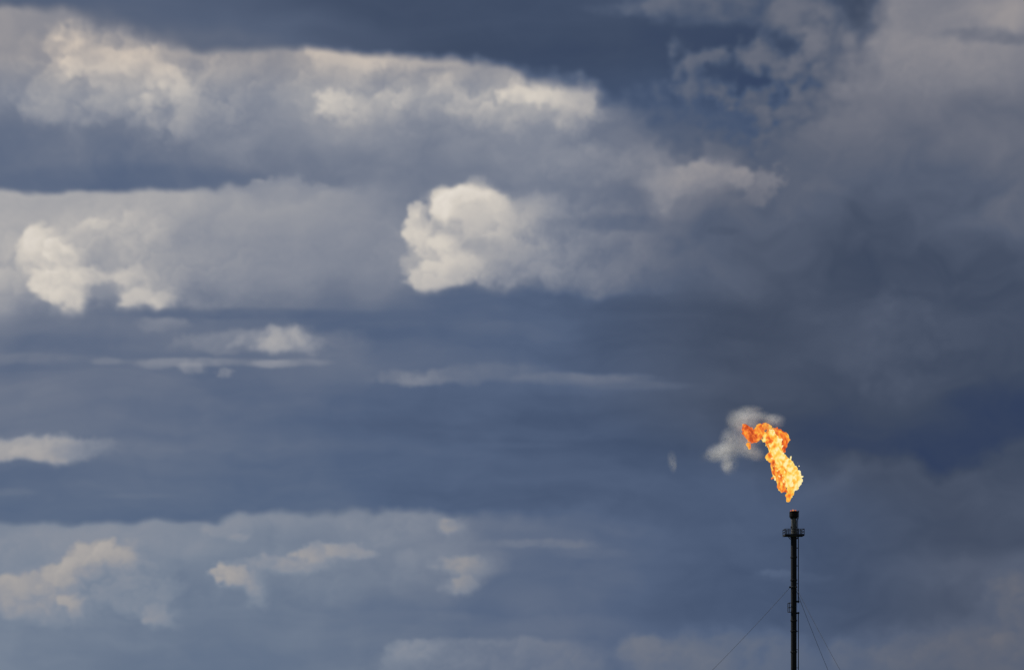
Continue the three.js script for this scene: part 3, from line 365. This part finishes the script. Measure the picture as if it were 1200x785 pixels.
{
  fireBody('flame_body', [[-0.88, 1.74, 0, 0.18], [-0.65, 2.44, 0, 0.4], [-0.65, 3.38, 0, 0.51], [-0.5, 4.39, 0, 0.91], [-0.4, 5.4, 0, 1.31], [-1.31, 6.49, 0, 1.47], [-2.12, 7.68, 0, 1.31], [-2.68, 8.81, 0, 0.99], [-3.03, 9.95, 0, 0.96], [-3.54, 10.96, 0, 0.96], [-4.04, 11.85, 0, 0.88], [-3.86, 12.48, 0, 0.51]], 112, 1.0, (q, e, s) => 0.57 + 0.13 * Math.sin(Math.PI * Math.min(1, e * 1.15)) + 0.07 * s - 0.22 * sstep(0.2, 0.03, e), 1, 0);
  fireBody('flame_fringe', [[-1.16, 2.95, 0.3, 0.2], [-1.84, 3.3, 0.4, 0.4], [-2.27, 3.88, 0.4, 0.46], [-1.97, 4.64, 0.4, 0.51], [-2.47, 5.78, 0.5, 0.56], [-3.49, 6.79, 0.5, 0.56], [-3.54, 7.8, 0.5, 0.46], [-4.34, 8.94, 0.5, 0.4]], 84, 0.85, (q, e) => 0.3, 0.92, 12);
  fireBody('flame_crest', [[-3.74, 13.24, -1, 0.56], [-2.73, 12.98, -1, 0.96], [-1.84, 12.1, -1.2, 1.06], [-1.77, 11.09, -1, 0.76], [-1.59, 10.08, -0.8, 0.3]], 64, 0.75, (q, e) => 0.2 - 0.06 * e, 0.9, 21);
  fireBody('flame_tongue', [[-3.74, 13.92, -0.6, 0.3], [-4.75, 14.12, -0.6, 0.4], [-5.56, 13.74, -0.4, 0.61], [-5.89, 12.73, -0.2, 0.76], [-6.77, 12.1, 0, 0.86], [-7.66, 12.98, 0.2, 0.71], [-8.04, 13.62, 0.3, 0.51]], 76, 0.7, (q, e) => 0.3 - 0.24 * e, 0.85, 44);
  for (const b of [[[-7.58, 10.84, 0.2, 0.35], [-7.4, 10.28, 0.2, 0.2]], [[-3.74, 5.15, 0.4, 0.15], [-3.49, 5.32, 0.5, 0.1]], [[-4.5, 8.86, 0.5, 0.23], [-4.24, 9.27, 0.6, 0.15]]]) fireBody('loose_flame', b, 26, 0.3, () => 0.34, 0.85, 63);
  // low flames inside the burner crown
  for (let i = 0; i < 6; i++) { const a = i * 1.05 + 0.3, r = 0.32 + 0.14 * (i % 2), h = 0.22 + 0.2 * rnd(); fireBody('burner_flame', [[r * Math.cos(a), -0.45, r * Math.sin(a), 0.18], [r * Math.cos(a), h * 0.5 - 0.2, r * Math.sin(a), 0.1], [r * Math.cos(a) - 0.05, h * 0.8 - 0.2, r * Math.sin(a), 0.04]], 18, 0.12, () => 0.12, 0.45, 80 + i); }
  const glow = new THREE.PointLight(new THREE.Color(1, 0.5, 0.16), 5); glow.position.set(BASE[0] - 0.9, 31.15, BASE[2] + 0.4); glow.shadow.radius = 12; glow.castShadow = true; scene.add(glow);
}

// ---------------------------------------------------------------- pale smoke drifting off the flame: soft torn shreds that let the sky through
{
  const shred = grain(256, 256, (u, v) => { const x = u - 0.5, y = v - 0.5, w = 0.4 * fbm(u * 3 + 3, v * 3, 4), n = fbm(u * 4 + 2.5 * w + 1.7, v * 4 - 2.5 * w, 6), ridge = 1 - Math.abs(2.2 * gnoise(u * 5 + 3 * w, v * 5 - 3 * w)), r = Math.hypot(x + 0.2 * w, y - 0.2 * w) * 2, k = sstep(1, 0.1, r + 0.25 * n) * sstep(1, 0.8, Math.hypot(x, y) * 2) * clamp01(0.62 + 0.9 * n + 0.25 * ridge), b = Math.round(255 * k); return [b, b, b, 255]; });
  const m = new THREE.MeshPhysicalMaterial({ roughness: 1, transmission: 0.75, thickness: 0, specularIntensity: 0, transparent: true, opacity: 0.33, alphaMap: shred }); m.color.setRGB(0.95, 0.95, 0.95);
  const geos = [], q = new THREE.Quaternion(), s = new THREE.Vector3(), c = new THREE.Vector3(), M = new THREE.Matrix4();
  for (const [cx, cy, rx, ry, k] of [[-8.29, 15.01, 2.4, 1.77, 0.6], [-7.02, 15.76, 2.15, 1.01, 0.6], [-4.75, 15.76, 2.02, 0.76, 0.55], [-3.23, 15.13, 1.39, 0.91, 0.35], [-9.17, 14.37, 1.52, 1.52, 0.6], [-9.93, 12.1, 1.77, 2.02, 0.8], [-10.69, 10.33, 1.9, 1.52, 0.85], [-11.7, 9.82, 2.02, 1.31, 0.45], [-13.09, 9.45, 1.9, 1.01, 0.22], [-10.69, 8.43, 1.26, 1.39, 0.45], [-11.2, 7.8, 1.01, 1.26, 0.22], [-8.29, 10.58, 1.77, 2.02, 0.5], [-6.52, 9.82, 2.02, 1.26, 0.4], [-6.27, 13.11, 2.53, 2.02, 0.5], [-7.53, 16.65, 2.02, 0.66, 0.28], [-20.17, 8.43, 1.01, 2.15, 0.1], [-19.87, 7.3, 0.35, 0.66, 0.12]]) {
    const n = k < 0.2 ? 1 : Math.max(2, Math.round(4.2 * k));
    for (let i = 0; i < n; i++) {
      const a = rnd() * 6.283, r = Math.sqrt(rnd()), z = (rnd() - 0.5) * 2.0, size = 0.85 + 0.45 * rnd(), bend = 0.3 * rnd();
      const g = new THREE.CircleGeometry(1, 20), p = g.attributes.position; for (let v = 0; v < p.count; v++) p.setZ(v, bend * Math.sin(2.5 * p.getX(v) + i) * Math.cos(2 * p.getY(v) + a));
      q.setFromEuler(new THREE.Euler((rnd() - 0.5) * 0.9, (rnd() - 0.5) * 0.9, 0)); s.set(rx * 1.25 * size, ry * 1.25 * size, Math.sqrt(rx * ry));
      const uv = g.attributes.uv, t = rnd() * 6.283; for (let v = 0; v < uv.count; v++) { const x = uv.getX(v) - 0.5, y = uv.getY(v) - 0.5; uv.setXY(v, 0.5 + x * Math.cos(t) - y * Math.sin(t), 0.5 + x * Math.sin(t) + y * Math.cos(t)); }
      geos.push(g.applyMatrix4(M.compose(c.set(cx + rx * 0.4 * r * Math.cos(a), cy + ry * 0.4 * r * Math.sin(a), z - 0.8), q, s)));
    }
  }
  const o = part('smoke', geos, m, scene); o.position.set(BASE[0], 30, BASE[2]); o.castShadow = false;
  o.userData = { label: 'thin pale grey smoke curling round the upper end of the flame', category: 'smoke', kind: 'stuff' };
}

renderer.render(scene, camera);
